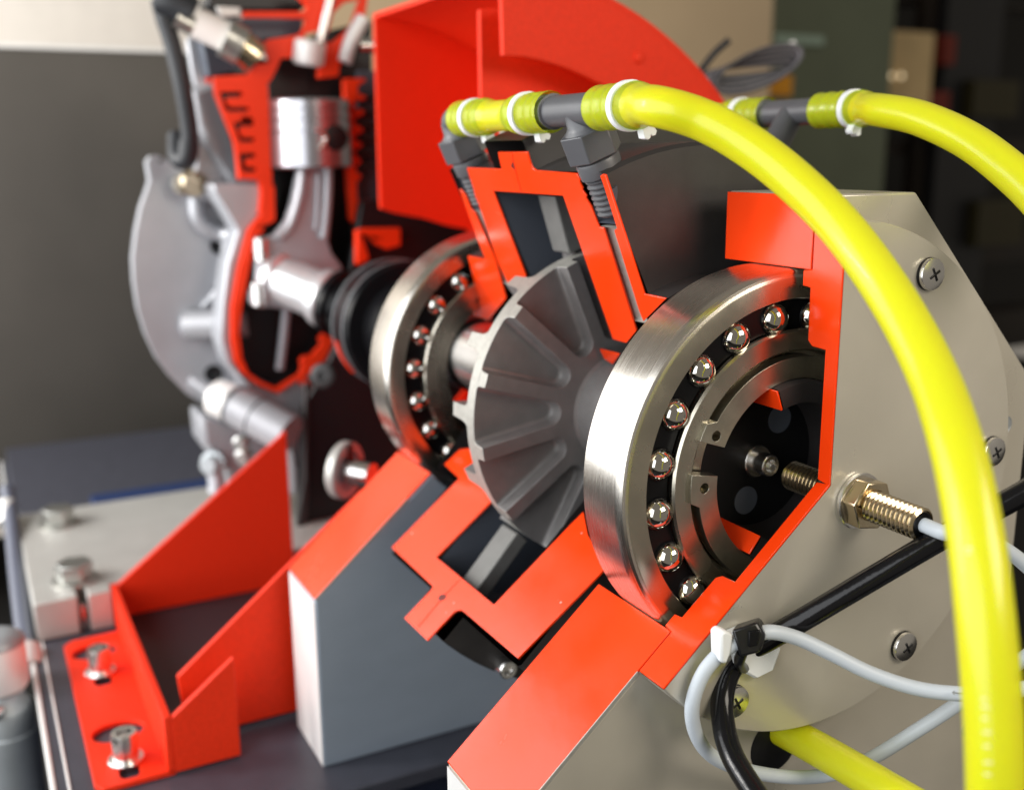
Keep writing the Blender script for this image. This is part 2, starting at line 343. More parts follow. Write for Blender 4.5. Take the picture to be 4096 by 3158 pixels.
lm=[(-2.777,0.891),(-2.482,0.919),(-2.581,1.571),(-1.886,1.582),(-1.859,1.582),(-1.846,1.599),(-1.878,1.843),(-1.522,1.839),(-1.496,1.618),(-1.481,1.593),(-1.447,1.574),(-1.4,1.572),(-0.746,1.568),(-0.64,0.908),(-0.952,0.798),(-1.118,0.698),(-1.137,0.806),(-1.223,1.43),(-2.05,1.43),(-1.967,0.922),(-2.242,0.791),(-2.591,0.679),(-2.743,0.741)]
cutface([lm],LO,red,st,.012,False)
# seam between the two halves of the housing and its seal groove
for nm,k,pts,a,pl in (('4',0,0,UP,0),):
    for seg,aa in (([(-1.554,1.714),(-1.584,1.659),(-1.609,1.575),(-1.64,1.472)],UP),([(-1.668,1.443),(-1.686,1.572),(-1.689,1.821)],LO)):
        bm=bmesh.new()
        sweep(bm,[EX*p[0]+dirn(aa)*p[1]+(nup(aa) if aa==UP else nrm(aa))*.0118 for p in seg],.0035,6); link('seam',bm,redf,st,40)
for pp,aa in (([(-1.617,1.621),(-1.633,1.63),(-1.592,1.656),(-1.586,1.644),(-1.601,1.603)],UP),([(-1.689,1.626),(-1.725,1.608),(-1.716,1.578),(-1.675,1.568),(-1.657,1.588),(-1.674,1.608)],LO)):
    slab('seal_groove',[pp],O0,EX,dirn(aa),nup(aa) if aa==UP else nrm(aa),.0,.0135,black,st)
# water channels drilled through both walls, laid open by the cut
def chan2(p0,p1,rad,m,name,dep=.3):
    bm=bmesh.new(); d=dirn(UP); n=nup(UP); rows=[]
    for i in range(13):
        t=math.pi*i/12; row=[]
        for (x,r) in (p0,p1): row.append(bm.verts.new(EX*(x+rad*math.cos(t))-n*rad*dep*math.sin(t)+n*.004+d*r))
        rows.append(row)
    quadstrip(bm,rows); bm.faces.new([r[0] for r in rows]); bm.faces.new([r[1] for r in rows])
    return link(name,bm,m,st,40)
w=[(-0.839,1.29),(-0.891,0.717),(-2.361,1.31),(-2.468,0.771),(-0.778,1.506),(-0.832,1.312),(-2.359,1.564),(-2.397,1.319)]
chan2(w[0],w[1],.088,raw,'water_channel'); chan2(w[2],w[3],.075,raw,'water_channel')
chan2(w[4],w[5],.10,darkin,'threaded_port',.9); chan2(w[6],w[7],.088,darkin,'threaded_port',.9)
ring('lightened_chamber_wall',[(-1.203,.57),(-1.203,1.442),(-2.027,1.442),(-2.027,.57)],darkin,st,LO+.5,360+UP-.5,160,False,30)  # paler skin lightens the chamber walls, where little light reaches
# stationary vanes inside the chamber
for a,n in ((17.5,nup(17.5)),(138,nrm(138)),(-40,nup(-40)),(190,nrm(190))):
    bm=bmesh.new(); extr(bm,[[(-1.84,1.0),(-1.64,1.0),(-1.64,1.44),(-1.84,1.44)]],O0,EX,dirn(a),n,-.10,0)
    link('vane',bm,vanem,st,30,.012)
# bolts on the flange
bb=bmesh.new(); fb=(-0.902,-1.469)
lathe(bb,(-1.40,fb[0],fb[1]),EX,[(0,.06),(.07,.06),(.08,.052),(.08,.036),(.05,.03),(.05,0)],24); link('flange_screw',bb,bright,st,35)
lathe_o('lifting_boss',(-2.504,-0.204,1.615),EX,cyl(.15,0,.34,.03),alum,st,32)
# ================================================================ rotor
ro=thing('brake_rotor','grey ribbed brake rotor wheel with pale sawn rim inside the opened housing','rotor',(-1.6,0,0))
def spider(bm,x_top,x_floor,th0,N=14,R=.985,h=.042,rho=.075):
    hw=math.radians(180/N); bis0=th0+180/N; levels=[(x_top,0),(x_top+(x_floor-x_top)*.72,.005),(x_top+(x_floor-x_top)*.92,.014),(x_floor,.032)]
    rows=[]
    for x,dl in levels:
        pts=[]; hh=h+dl; rr=rho-dl; cc=(h+rho)/math.sin(hw)
        for k in range(N):
            bis=math.radians(bis0+k*360/N)
            aI=hw-math.asin(hh/R)      # angular half opening at the rim
            loc=[(R*math.cos(-aI),R*math.sin(-aI))]
            for j in range(9):
                t=-(math.pi/2+hw)-(math.pi-2*hw)*j/8
                loc.append((cc+rr*math.cos(t),rr*math.sin(t)))
            loc.append((R*math.cos(aI),R*math.sin(aI)))
            for (e,f) in loc: pts.append((e*math.cos(bis)-f*math.sin(bis),e*math.sin(bis)+f*math.cos(bis)))
        rows.append([bm.verts.new((x,-p[1],p[0])) for p in pts]); last=pts
        if dl==0: top=pts
    n=len(rows[0])
    for i in range(len(rows)-1):
        for j in range(n):
            f=bm.faces.new((rows[i][j],rows[i+1][j],rows[i+1][(j+1)%n],rows[i][(j+1)%n]))
            if j%11==10: f.material_index=1
    for t in tessellate_polygon([[Vector((p[0],p[1],0)) for p in top]]): bm.faces.new([rows[0][i] for i in t])
bm=bmesh.new(); spider(bm,-1.487,-1.585,22.3); link('ribbed_face',bm,[rotm,raw],ro,30,.004)
bm=bmesh.new(); spider(bm,-1.87,-1.68,10.5); link('rear_ribs',bm,[rotm,raw],ro,30,.004)
bm=bmesh.new(); revolve(bm,[(-1.681,.2),(-1.681,.984),(-1.584,.984),(-1.584,.2)],n=160,closed=False)
for f in bm.faces:
    if all(v.co.yz.length>.97 for v in f.verts): f.material_index=1
link('web',bm,[rotm,raw],ro,30,.003)
ring('hub_boss',[(-1.487,.36),(-1.478,.345),(-1.475,.34),(-1.20,.33),(-.9,.33)],rotm,ro,n=64,closed=False)
ring('shaft',[(-3.6,0),(-3.6,.27),(-2.35,.27),(-2.33,.21),(-1.7,.21)],bright,ro,n=48,closed=False)
ring('shaft_front',[(-1.0,.30),(-.3,.30),(-.3,0)],dark,ro,n=48,closed=False)

# ================================================================ hoses and fittings
HEXR=.145
def fitting(name,label,x,ang,y0=None,elbow=False,base_r=1.345,top_r=1.90,x2=None,o=None):
    f=thing(name,label,'hose fitting',(0,0,0) ,'grey hose fittings')
    d=dirn(ang); B=EX*x+(BK if ang==UP else O0)
    f.location=B+d*1.6
    prof=[(base_r,0),(base_r,.080)]; h=base_r+.006
    while h<1.54: prof+=[(h,.087),(h+.010,.099),(h+.016,.099),(h+.026,.087)]; h+=.030
    prof+=[(1.55,.09),(1.56,.112),(1.63,.116),(1.642,.112),(1.65,.10),(1.66,0)]
    lathe_o('thread',B,d,prof,greypl,f,28,30)
    b=bmesh.new(); prism(b,B,d,HEXR,1.655,1.80,6,.25); link('hex',b,greypl,f,30,.006)
    lathe_o('neck',B,d,[(1.795,.118),(1.815,.10),(1.83,.088),(top_r,.080)],greypl,f,28)
    if elbow:
        P=[B+d*(top_r-.10),B+d*(top_r-.03),B+d*top_r+EX*.07,B+d*top_r+EX*.30]
        b=bmesh.new(); pth=catmull(P,8); sweep(b,pth,.080,24); link('body',b,greypl,f,50)
    else:
        lathe_o('body',B+d*top_r-EX*.46,EX,cyl(.080,0,.84),greypl,f,28)
    # barbs that the hose is pushed over
    for s in ((1,) if elbow else (-1,1)):
        x0=.16 if elbow else .24; pr=[]
        for k in range(4): pr+=[(x0+.08*k,.078),(x0+.08*k+.005,.092),(x0+.08*k+.07,.078)]
        pr.append((x0+.33,.07)); pr.append((x0+.33,0))
        lathe_o('barb',B+d*top_r,EX*s,pr,greypl,f,24,30)
    return f
XR,XL=-.83,-2.345; BK=nup(UP)*-.07
fitting('elbow_fitting','dark grey plastic elbow screwed into the left port of opened housing',XL,UP,elbow=True)
fitting('tee_fitting','dark grey plastic tee screwed into the right port of opened housing',XR,UP)
BT=Vector((-1.43,1.2,1.781)); bang=math.degrees(math.atan2(-BT.y,BT.z)); bo=EX*BT.x
fitting('tee_fitting','dark grey plastic tee on the hidden far side, behind the yellow hose arch',BT.x,bang,top_r=math.hypot(BT.y,BT.z),base_r=1.45)
def tie(parent,c,axis,R,down,big=1):
    a=Vector(axis).normalized(); b=bmesh.new()
    lathe(b,Vector(c)-a*.024,a,[(0,R-.004),(0,R+.008),(.004,R+.012),(.044,R+.012),(.048,R+.008),(.048,R-.004)],36)
    d=Vector(down).normalized(); n=a.cross(d).normalized(); cc=Vector(c)+d*(R+.022)+a*.05*big; n=n*.72; d=d*.72
    extr(b,[[(-.035,-.04),(.035,-.04),(.05,.03),(.03,.05),(.008,.045),(0,.03),(-.008,.045),(-.03,.05),(-.05,.03)]],cc,n,d*big,a,-.03,.03)
    link('cable_tie',b,tie_w,parent,30,.004)
def hose(label,P,r0,r1,ends,ties,tiedown,group='yellow water hoses',nm='water_hose'):
    h=thing(nm,label,'hose',P[0],group); pts=catmull(P,14); L=[0]
    for i in range(1,len(pts)): L.append(L[-1]+(pts[i]-pts[i-1]).length)
    def R(s):
        e=[]
        if ends[0]: e.append(s)
        if ends[1]: e.append(L[-1]-s)
        if not e: return r1
        m=min(e); 
        if m<.36: return r0+.0035*math.sin(m*78)
        return r1+(r0-r1)*max(0,1-(m-.36)/.10)**2*(3-2*max(0,1-(m-.36)/.10)) if m<.46 else r1
    # resample finely
    def at(s):
        s=max(0,min(L[-1],s))
        for i in range(1,len(L)):
            if L[i]>=s: t=(s-L[i-1])/max(1e-9,L[i]-L[i-1]); return pts[i-1].lerp(pts[i],t)
        return pts[-1]
    n=int(L[-1]/.018); ss=[L[-1]*i/n for i in range(n+1)]
    cuts=[0,L[-1]]
    if ends[0]: cuts.insert(1,.40)
    if ends[1]: cuts.insert(-1,L[-1]-.40)
    for i in range(len(cuts)-1):
        seg=[s for s in ss if cuts[i]-.012<=s<=cuts[i+1]+.012]; end=(i==0 and ends[0]) or (i==len(cuts)-2 and ends[1])
        b=bmesh.new(); sweep(b,[at(s) for s in seg],[R(s) for s in seg],28,False)
        link('hose_end' if end else 'hose_tube',b,hosee if end else hosem,h,60)
    c0_,c1_=(.56 if ends[0] else .02),L[-1]-(.56 if ends[1] else .02)
    b=bmesh.new(); sweep(b,[at(s) for s in ss if c0_<=s<=c1_] if c1_-c0_>.1 else [at(L[-1]*.45),at(L[-1]*.55)],r1*.62,16); link('coolant',b,coolm,h,60)
    for s in ties:
        s=s if s>=0 else L[-1]+s; c=at(s); t=(at(s+.03)-at(s-.03)); tie(h,c,t,R(s)-.004,tiedown)
    return h
dU=dirn(UP); TR=1.90
A0=EX*(XL+.13)+dU*TR+BK; A1=EX*(XR-.27)+dU*TR+BK
hose('short yellow hose piece between elbow and tee with two white ties',[A0,A0.lerp(A1,.33),A0.lerp(A1,.66),A1],.105,.086,(1,1),(.20,-.26),(0,.30,-.6))
B0=EX*(XR+.19)+dU*TR+BK
front=[B0,B0+EX*.27]+[Vector(p) for p in [(-0.07,-0.803,1.738),(0.085,-0.669,1.676),(0.248,-0.546,1.565),(0.432,-0.446,1.415),(0.649,-0.387,1.232),(0.93,-0.407,1.004),(1.233,-0.514,0.781),(1.486,-0.66,0.587),(1.67,-0.771,0.369),(1.806,-0.855,0.123),(1.882,-0.882,-0.134),(1.923,-0.886,-0.384),(1.923,-0.847,-0.663)]]
hose('long yellow hose arching over the cover down to bottom right corner',front,.105,.088,(1,0),(.26,),(0,.35,-.6))
b=bmesh.new()
for p,q_ in [((1.731,-0.881,0.351),(1.74,-0.864,0.349)),((1.736,-0.882,0.337),(1.747,-0.862,0.336)),((1.787,-0.907,0.241),(1.797,-0.89,0.24)),((1.792,-0.909,0.228),(1.798,-0.899,0.227)),((1.8,-0.912,0.21),(1.812,-0.89,0.209)),((1.809,-0.916,0.187),(1.817,-0.901,0.185)),((1.816,-0.919,0.169),(1.827,-0.899,0.168)),((1.825,-0.922,0.146),(1.832,-0.91,0.145)),((1.846,-0.935,0.093),(1.856,-0.918,0.092)),((1.854,-0.94,0.07),(1.866,-0.918,0.069)),((1.867,-0.947,0.032),(1.874,-0.935,0.03)),((1.88,-0.954,-0.001),(1.89,-0.934,-0.002)),((1.899,-0.966,-0.056),(1.908,-0.949,-0.058)),((1.906,-0.97,-0.077),(1.918,-0.948,-0.078)),((1.916,-0.977,-0.107),(1.923,-0.964,-0.108)),((1.928,-0.982,-0.146),(1.939,-0.962,-0.147)),((1.939,-0.988,-0.185),(1.947,-0.973,-0.186)),((1.949,-0.993,-0.232),(1.96,-0.973,-0.233)),((1.956,-0.994,-0.267),(1.964,-0.979,-0.269))]:
    sweep(b,[Vector(p),Vector(q_)],.0035,6)
pmk=link('printed_marks',b,mat('pale_print',(.9,.9,.62),.5),[o for o in COL.objects if o.get('label','').startswith('long yellow hose')][0])
pmk['kind']='stuff'
C0=BT+EX*.23
hose('rear yellow hose curving away to the right edge behind the front arch',[C0,C0+EX*.32]+[Vector(p) for p in [(-0.559,1.046,1.758),(-0.234,0.977,1.707),(0.114,0.923,1.595),(0.411,0.866,1.452),(0.659,0.818,1.294),(0.897,0.736,1.107)]],.105,.090,(1,0),(.28,),(.05,-.3,-.8))
D1=BT-EX*.23; D0=D1-EX*1.2
hose('short rear yellow hose stub mostly hidden behind the front hose',[D0,D0.lerp(D1,.33),D0.lerp(D1,.66),D1],.105,.086,(1,1),(-.26,),(0,.30,-.6))
hose('lower yellow hose coming out of the pedestal hole under the cover',[Vector(p) for p in [(-0.155,-0.045,-1.391),(0.096,-0.041,-1.367),(0.325,-0.035,-1.347),(0.606,-0.039,-1.322),(0.889,-0.042,-1.302),(1.169,-0.046,-1.277)]],.088,.086,(0,0),(),(0,0,-1))
# ================================================================ speed sensor
sn=thing('speed_sensor','threaded nickel plated sensor with hex nut sticking out of the cover','sensor',(.28,.179,-.10))
c0=Vector((0,.179,-.10)); pr=[(-.19,0),(-.19,.062)]; h=-.18
while h<.655: pr+=[(h,.066),(h+.009,.077),(h+.013,.077),(h+.022,.066)]; h+=.026
pr+=[(.668,.066),(.672,.060),(.668,.052),(.666,0)]
lathe_o('threaded_barrel',c0,EX,pr,nickel,sn,36,25)
lathe_o('end_cap',c0,EX,[(.667,.06),(.675,.056),(.678,.03),(.70,.03),(.705,.026)],blackpl,sn,24)
lathe_o('washer',c0,EX,[(.281,.08),(.281,.135),(.286,.14),(.300,.14),(.305,.135),(.305,.08)],bright,sn,36)
b=bmesh.new(); prism(b,c0,EX,.130,.306,.385,6,.35,hole=.072); link('nut',b,nickel,sn,30,.008)
# ================================================================ cables
gc=thing('grey_cable','thin grey sensor cable running behind the yellow hose','cable',(.7,.18,-.1),'grey cables')
tube('sheath',[c0+EX*.68,c0+EX*.80]+[Vector(p) for p in [(0.734,0.299,-0.119),(0.812,0.391,-0.146),(0.854,0.538,-0.234),(0.89,0.666,-0.338),(0.944,0.891,-0.539)]],.034,cab_g,gc)
gl=thing('grey_cable','thin grey cable looped through the black tie on the cover','cable',(.33,-.45,-.7),'grey cables')
tube('sheath',[Vector(p) for p in [(1.129,0.471,-0.756),(1.028,0.364,-0.804),(0.922,0.255,-0.838),(0.788,0.109,-0.839),(0.657,-0.051,-0.785),(0.542,-0.204,-0.696),(0.466,-0.336,-0.623),(0.429,-0.473,-0.577),(0.399,-0.583,-0.594),(0.365,-0.673,-0.645),(0.342,-0.765,-0.741),(0.33,-0.814,-0.881),(0.312,-0.789,-1.027),(0.3,-0.707,-1.173),(0.289,-0.568,-1.295),(0.288,-0.36,-1.409),(0.324,-0.147,-1.476),(0.393,0.033,-1.471),(0.477,0.193,-1.386),(0.599,0.332,-1.22),(0.737,0.472,-1.025),(0.907,0.583,-0.791),(1.065,0.659,-0.577)]],.034,cab_g,gl)
for P in [[(0.915,0.176,-0.814),(0.943,0.227,-0.82)],[(0.917,0.184,-0.806),(0.914,0.174,-0.814),(0.921,0.182,-0.822)]]:
    b=bmesh.new(); sweep(b,[Vector(p) for p in P],.003,6); link('printed_arrow',b,dull,gl)
bc=thing('black_cable','shiny black cable crossing the cover and bending down through the tie','cable',(.4,-.4,-.7))
tube('sheath',[Vector(p) for p in [(1.033,0.664,0.217),(0.928,0.501,0.073),(0.763,0.265,-0.12),(0.585,-0.017,-0.353),(0.425,-0.247,-0.558),(0.322,-0.374,-0.681),(0.269,-0.466,-0.749),(0.266,-0.557,-0.829),(0.304,-0.624,-0.933),(0.393,-0.678,-1.028),(0.503,-0.719,-1.087),(0.62,-0.739,-1.131),(0.77,-0.761,-1.173)]],.054,cab_b,bc)
ck=thing('cable_clip','white adhesive cable base with black zip tie on the cover','cable clip',(.3,-.5,-.72))
cb=[(-0.615,-0.598),(-0.551,-0.791),(-0.449,-0.865),(-0.336,-0.845),(-0.299,-0.744),(-0.391,-0.638),(-0.52,-0.585)]
xslab('clip_base',[cb],.281,.33,tie_w,ck,.012)
wp=[(-0.735,-0.54),(-0.704,-0.527),(-0.661,-0.553),(-0.668,-0.631),(-0.696,-0.693),(-0.726,-0.674)]
xslab('clip_arm',[wp],.33,.41,tie_w,ck,.012)
hd=[Vector(p) for p in [(0.378,-0.643,-0.543),(0.423,-0.538,-0.509),(0.453,-0.511,-0.569),(0.456,-0.542,-0.643),(0.419,-0.623,-0.663)]]
nv=Vector((.63,-.7,.2)).normalized()
b=bmesh.new(); f0=[b.verts.new(p+nv*.03) for p in hd]; f1=[b.verts.new(p-nv*.09) for p in hd]
b.faces.new(f0); b.faces.new(f1)
for i in range(5): b.faces.new((f0[i],f0[(i+1)%5],f1[(i+1)%5],f1[i]))
hm=link('tie_head',b,tie_b,ck,30,.012)
hw_=[Vector(p) for p in [(0.436,-0.596,-0.541),(0.457,-0.552,-0.535),(0.466,-0.569,-0.602),(0.449,-0.605,-0.608)]]
b=bmesh.new(); f0=[b.verts.new(p+nv*.012) for p in hw_]; f1=[b.verts.new(p-nv*.02) for p in hw_]; b.faces.new(f0); b.faces.new(f1)
for i in range(4): b.faces.new((f0[i],f0[(i+1)%4],f1[(i+1)%4],f1[i]))
link('latch_window',b,blackpl,ck,30,.004)
tb=[Vector(p) for p in [(0.405,-0.603,-0.656),(0.365,-0.583,-0.73),(0.298,-0.487,-0.813),(0.281,-0.41,-0.818),(0.298,-0.391,-0.755)]]
b=bmesh.new(); sweep(b,catmull(tb,6),.026,10); link('tie_strap',b,tie_b,ck,40)
# ================================================================ coupling guard
g=thing('coupling_guard','red sheet metal coupling guard curving over and under the shaft','guard',(-4.6,-1.0,-2.69))
def wall(name,x,th,pts,m=redp): return xslab(name,[pts],x-th,x,m,g,.008)
GO,GI=2.80,2.24
wall('rear_plate',-6.0,.05,arc(GO,-3.2,-150,40)[:1]+[(.145,1.03)]+[(.3,.98),(.6,.92),(.85,.84),(1.09,.79)]+arc(1.35,-60,-150,12)+arc(GO,-150,-3.2,50))
wall('middle_plate',-3.55,.05,[(.06,2.58),(.06,1.02)]+arc(1.02,-5,-150,30)+arc(2.60,-150,-4,60))
wall('front_plate',-3.20,.05,[(.06,2.62),(.07,2.23)]+arc(GI,-6,-150,40)+arc(GO,-150,-12,50)+[(.45,2.70)])
bm=bmesh.new(); 
rows=[]
for i in range(61):
    a=-3.2-147*i/60; d=dirn(a); rows.append([bm.verts.new(EX*x+d*r) for x,r in ((-6.05,GO),(-3.2,GO),(-3.2,GO+.04),(-6.05,GO+.04))])
quadstrip(bm,rows,False,True); bm.faces.new(rows[0]); bm.faces.new(rows[-1]); link('curved_rim',bm,redp,g,30)
bm=bmesh.new(); lathe(bm,(-3.198,1.238,2.251),EX,[(0,.05),(.012,.045),(.02,.02),(.02,0)],16); link('rivet',bm,redp,g)
box_o('guard_shade_sheet',(-5.99,-2.58,-2.70),(-3.63,2.4,-2.66),rubber,g,.01,'black sheet for the shade between the guard plates')  # black sheet added where the inside of the guard lies in shade
# lower half: plates rising from the side wall, cut along the same slope
wall('lower_rear_plate',-6.0,.05,[(-2.60,-2.35),(-.92,-1.08),(-.92,-2.66),(-2.60,-2.66)])
wall('lower_middle_plate',-3.55,.05,[(-2.48,-2.16),(-1.00,-.97),(-1.00,-2.66),(-2.44,-2.66)])
wall('lower_front_lip',-3.18,.05,[(-2.60,-2.27),(-2.14,-1.92),(-2.14,-2.69),(-2.60,-2.69)])
slab('side_wall',[[(-6.05,-2.34),(-3.18,-2.25),(-3.18,-2.69),(-6.05,-2.69)]],(0,-2.60,0),EX,EZ,-EY,0,.05,redp,g,30,.008)
def key(cx,cy,s=1): 
    # bayonet slot: a wide round entry and a narrow tail
    o=[]
    for i in range(13):
        t=math.radians(-16-328*i/12); o.append((cx-.44+.15*math.cos(t),cy+.19*math.sin(t)))
    return o+[(cx+.20,cy+.07),(cx+.24,cy+.04),(cx+.24,cy-.04),(cx+.20,cy-.07)]
fl=[(-5.62,-3.12),(-5.70,-3.05),(-5.72,-2.60),(-3.18,-2.60),(-3.18,-3.08),(-3.26,-3.13)]
slab('foot_flange',[fl,key(-4.95,-2.89),key(-3.47,-2.89)],(0,0,-2.705),EX,EY,EZ,0,.04,redp,g,30,.008)
for cx,cy in ((-4.95,-2.89),(-3.47,-2.89)):
    s=lathe_o('cap_screw',(cx,cy,-2.666),EZ,[(0,.125),(.02,.127),(.03,.12),(.032,.09),(.20,.092),(.225,.086),(.225,.055),(.12,.05),(.12,0)],bright,g,28,35)
# ================================================================ engine mounting plate
mp=thing('mounting_plate','pale aluminium plate with slotted front bolted to the base','mounting plate',(-7.2,-2.2,-2.71))
b=bmesh.new(); extr(b,[[(-8.6,-3.32),(-5.9,-3.32),(-5.9,-2.955),(-6.25,-2.955),(-6.25,-2.865),(-5.9,-2.865),(-5.9,-2.66),(-6.09,-2.66),(-6.09,1.6),(-8.6,1.6)]],(0,0,-2.70),EX,EY,EZ,0,.36)
link('plate',b,platem,mp,30,.012)
for (x,y) in ((-8.05,-2.93),(-6.30,-2.93)):
    b=bmesh.new(); prism(b,(x,y,-2.34),EZ,.17,.03,.19,6,.3); bo_=link('hex_bolt',b,zinc,mp,30,.012)
    lathe_o('bolt_washer',(x,y,-2.34),EZ,[(.002,.21),(.025,.21),(.03,.2),(.03,0)],zinc,bo_,28)
box_o('slot_pin',(-6.2,-2.93,-2.69),(-5.96,-2.89,-2.45),bright,mp,.004)
blue=thing('blue_strip','dark blue bar lying on the base behind the pale plate','bar',(-9.0,-1.6,-2.5))
box_o('bar',(-9.15,-2.5,-2.50),(-8.72,1.2,-2.40),mat('deep_blue_paint',(.010,.028,.10),.5),blue,.01)
# ================================================================ engine
en=thing('cutaway_engine','single cylinder engine cut open in red showing piston and connecting rod','engine',(-7.2,-.3,-2.3))
XE=-7.0
cyl_wall=[(-1.161,2.255),(-0.631,2.26),(-0.629,2.09),(-0.642,1.459),(-0.646,0.966),(-0.796,0.971),(-0.756,1.185),(-0.775,1.298),(-0.978,1.315),(-0.983,1.525),(-0.997,1.685),(-1.07,1.891),(-1.149,2.124)]
h1=[(-1.113,2.155),(-0.896,2.165),(-0.876,2.141),(-0.899,2.113),(-1.04,2.102),(-1.057,2.072),(-1.014,2.012),(-0.83,2.017),(-0.822,1.995),(-0.846,1.971),(-1.037,1.969),(-1.069,1.997)]
h2=[(-0.995,1.868),(-0.795,1.876),(-0.782,1.854),(-0.801,1.829),(-0.912,1.829),(-0.942,1.795),(-0.913,1.721),(-0.795,1.721),(-0.787,1.699),(-0.803,1.677),(-0.941,1.677),(-0.962,1.734)]
h3=[(-0.957,1.567),(-0.796,1.568),(-0.784,1.546),(-0.803,1.521),(-0.885,1.517),(-0.908,1.475),(-0.885,1.431),(-0.799,1.43),(-0.79,1.405),(-0.81,1.382),(-0.929,1.386),(-0.956,1.451)]
xslab('cylinder_wall',[cyl_wall,h1,h2,h3],XE-.10,XE,redf,en,.01)
rw=[(0.175,2.313),(0.395,2.32),(0.41,2.289),(0.323,2.256),(0.312,2.167),(0.404,2.137),(0.4,2.115),(0.282,2.078),(0.271,2.027),(0.378,1.99),(0.374,1.958),(0.269,1.912),(0.264,1.867),(0.359,1.81),(0.355,1.778),(0.264,1.739),(0.257,1.701),(0.341,1.655),(0.337,1.627),(0.257,1.584),(0.255,1.546),(0.32,1.489),(0.319,1.458),(0.258,1.422),(0.256,1.383),(0.313,1.33),(0.309,1.297),(0.262,1.265),(0.261,1.107),(0.295,0.987),(0.323,0.97),(0.355,0.985),(0.355,1.052),(0.399,1.077),(0.443,1.049),(0.438,0.916),(0.48,0.793),(0.458,0.781),(0.374,0.831),(0.201,0.838),(0.174,0.872),(0.169,1.057),(0.148,1.514)]
xslab('hole_shade_sheet',[[(-1.106,2.196),(-0.698,2.204),(-0.733,1.346),(-0.958,1.35),(-0.989,1.649),(-1.06,1.882)]],XE-.16,XE-.105,black,en)  # black sheet added so the wall holes look deep in shade
xslab('cylinder_wall',[rw],XE-.10,XE,redf,en,.01)
cc=[(-0.623,1.238),(-0.638,0.894),(-0.692,0.864),(-0.758,0.847),(-0.762,0.783),(-0.856,0.736),(-0.927,0.444),(-1.031,0.047),(-1.079,-0.239),(-1.068,-0.506),(-1.013,-0.672),(-0.874,-0.789),(-0.724,-0.867),(-0.463,-0.737),(-0.436,-0.636),(-0.463,-0.613),(-0.418,-0.556),(-0.327,-0.551),(-0.21,-0.438),(-0.234,-0.373),(-0.175,-0.317),(-0.092,-0.338),(-0.054,-0.493),(-0.28,-0.708),(-0.409,-0.777),(-0.357,-0.846),(-0.395,-0.904),(-0.469,-0.854),(-0.472,-0.784),(-0.714,-0.924),(-0.916,-0.812),(-1.066,-0.673),(-1.136,-0.539),(-1.161,-0.297),(-1.136,0.029),(-1.045,0.412),(-0.909,0.815),(-0.777,0.956),(-0.759,1.241)]
xslab('crankcase_section',[cc],XE-.08,XE+.002,redf,en,.008)
sb=[(0.103,0.784),(0.186,0.8),(0.582,0.791),(0.576,0.607),(0.427,0.574),(0.303,0.633),(0.224,0.728),(0.142,0.741),(0.174,0.678),(0.221,0.493),(0.143,0.438),(0.09,0.432)]
xslab('seal_housing_section',[sb],-6.7,-6.6,redf,en,.008)
hl=[(-1.156,2.299),(-0.825,2.325),(-0.731,2.428),(-0.589,2.445),(-0.619,2.525),(-0.65,2.606),(-0.602,2.664),(-0.419,2.697),(-0.273,2.726),(-0.219,2.799),(-0.2,2.872),(-0.231,2.883),(-0.826,2.863),(-0.832,2.891),(-0.812,2.916),(-0.211,2.946),(-0.174,2.998),(-0.211,3.037),(-0.307,3.114),(0.053,3.134),(-0.015,2.912),(-0.085,2.768),(-0.217,2.737),(-0.232,2.653),(-0.318,2.535),(-0.387,2.496),(-0.481,2.493),(-0.519,2.414),(-0.599,2.276),(-0.634,2.249),(-1.158,2.233)]
xslab('cylinder_head_section',[hl],XE-.08,XE+.004,redf,en,.01)
hr=[(0.11,3.138),(0.377,3.153),(0.345,3.088),(0.21,3.054),(0.09,2.949),(0.029,2.768),(-0.025,2.724),(-0.028,2.65),(0.064,2.666),(0.184,2.753),(0.27,2.831),(0.322,2.96),(0.388,3.132),(0.471,3.137),(0.413,2.88),(0.284,2.768),(0.2,2.584),(0.128,2.432),(0.118,2.335),(-0.098,2.306),(-0.104,2.34),(-0.056,2.564),(-0.075,2.627),(-0.069,2.753),(-0.004,2.913),(0.064,3.114)]
xslab('cylinder_head_section',[hr],XE-.085,XE+.001,redf,en,.01)
# body behind the section
body=[(-1.3,2.198),(-1.123,2.262),(-0.348,2.39),(0.542,2.414),(0.494,0.905),(0.371,0.082),(0.055,-0.457),(-0.19,-1.289),(-0.903,-1.199),(-1.095,-0.624),(-1.066,0.178),(-0.879,1.016),(-0.989,1.312),(-1.18,1.651),(-1.274,1.896)]
xslab('casing',[body],XE-.9,XE-.42,cast,en,.05)
inn_=[(-0.533,2.36),(0.336,2.382),(0.292,0.79),(0.34,0.233),(0.085,-0.526),(-0.626,-0.951),(-0.982,-0.702),(-1.048,-0.285),(-0.831,0.571),(-0.566,0.955)]
xslab('bore_shade_sheet',[inn_],XE-.40,XE-.34,black,en,.01)  # flat black sheet stands in for the shade inside bore and crankcase
ccase=[(-0.734,1.263),(-0.752,0.969),(-0.893,0.807),(-1.03,0.413),(-1.129,0.013),(-1.156,-0.329),(-1.124,-0.588),(-1.053,-0.717),(-0.902,-0.857),(-0.691,-0.978),(-0.419,-0.841),(-0.391,-1.369),(-0.665,-1.475),(-1.033,-0.815),(-1.215,-0.578),(-1.274,-0.306),(-1.221,0.086),(-1.142,0.471),(-1.017,0.799),(-1.218,1.186),(-1.237,1.273)]
xslab('crankcase',[ccase],XE-.5,XE-.085,castlight,en,.06)
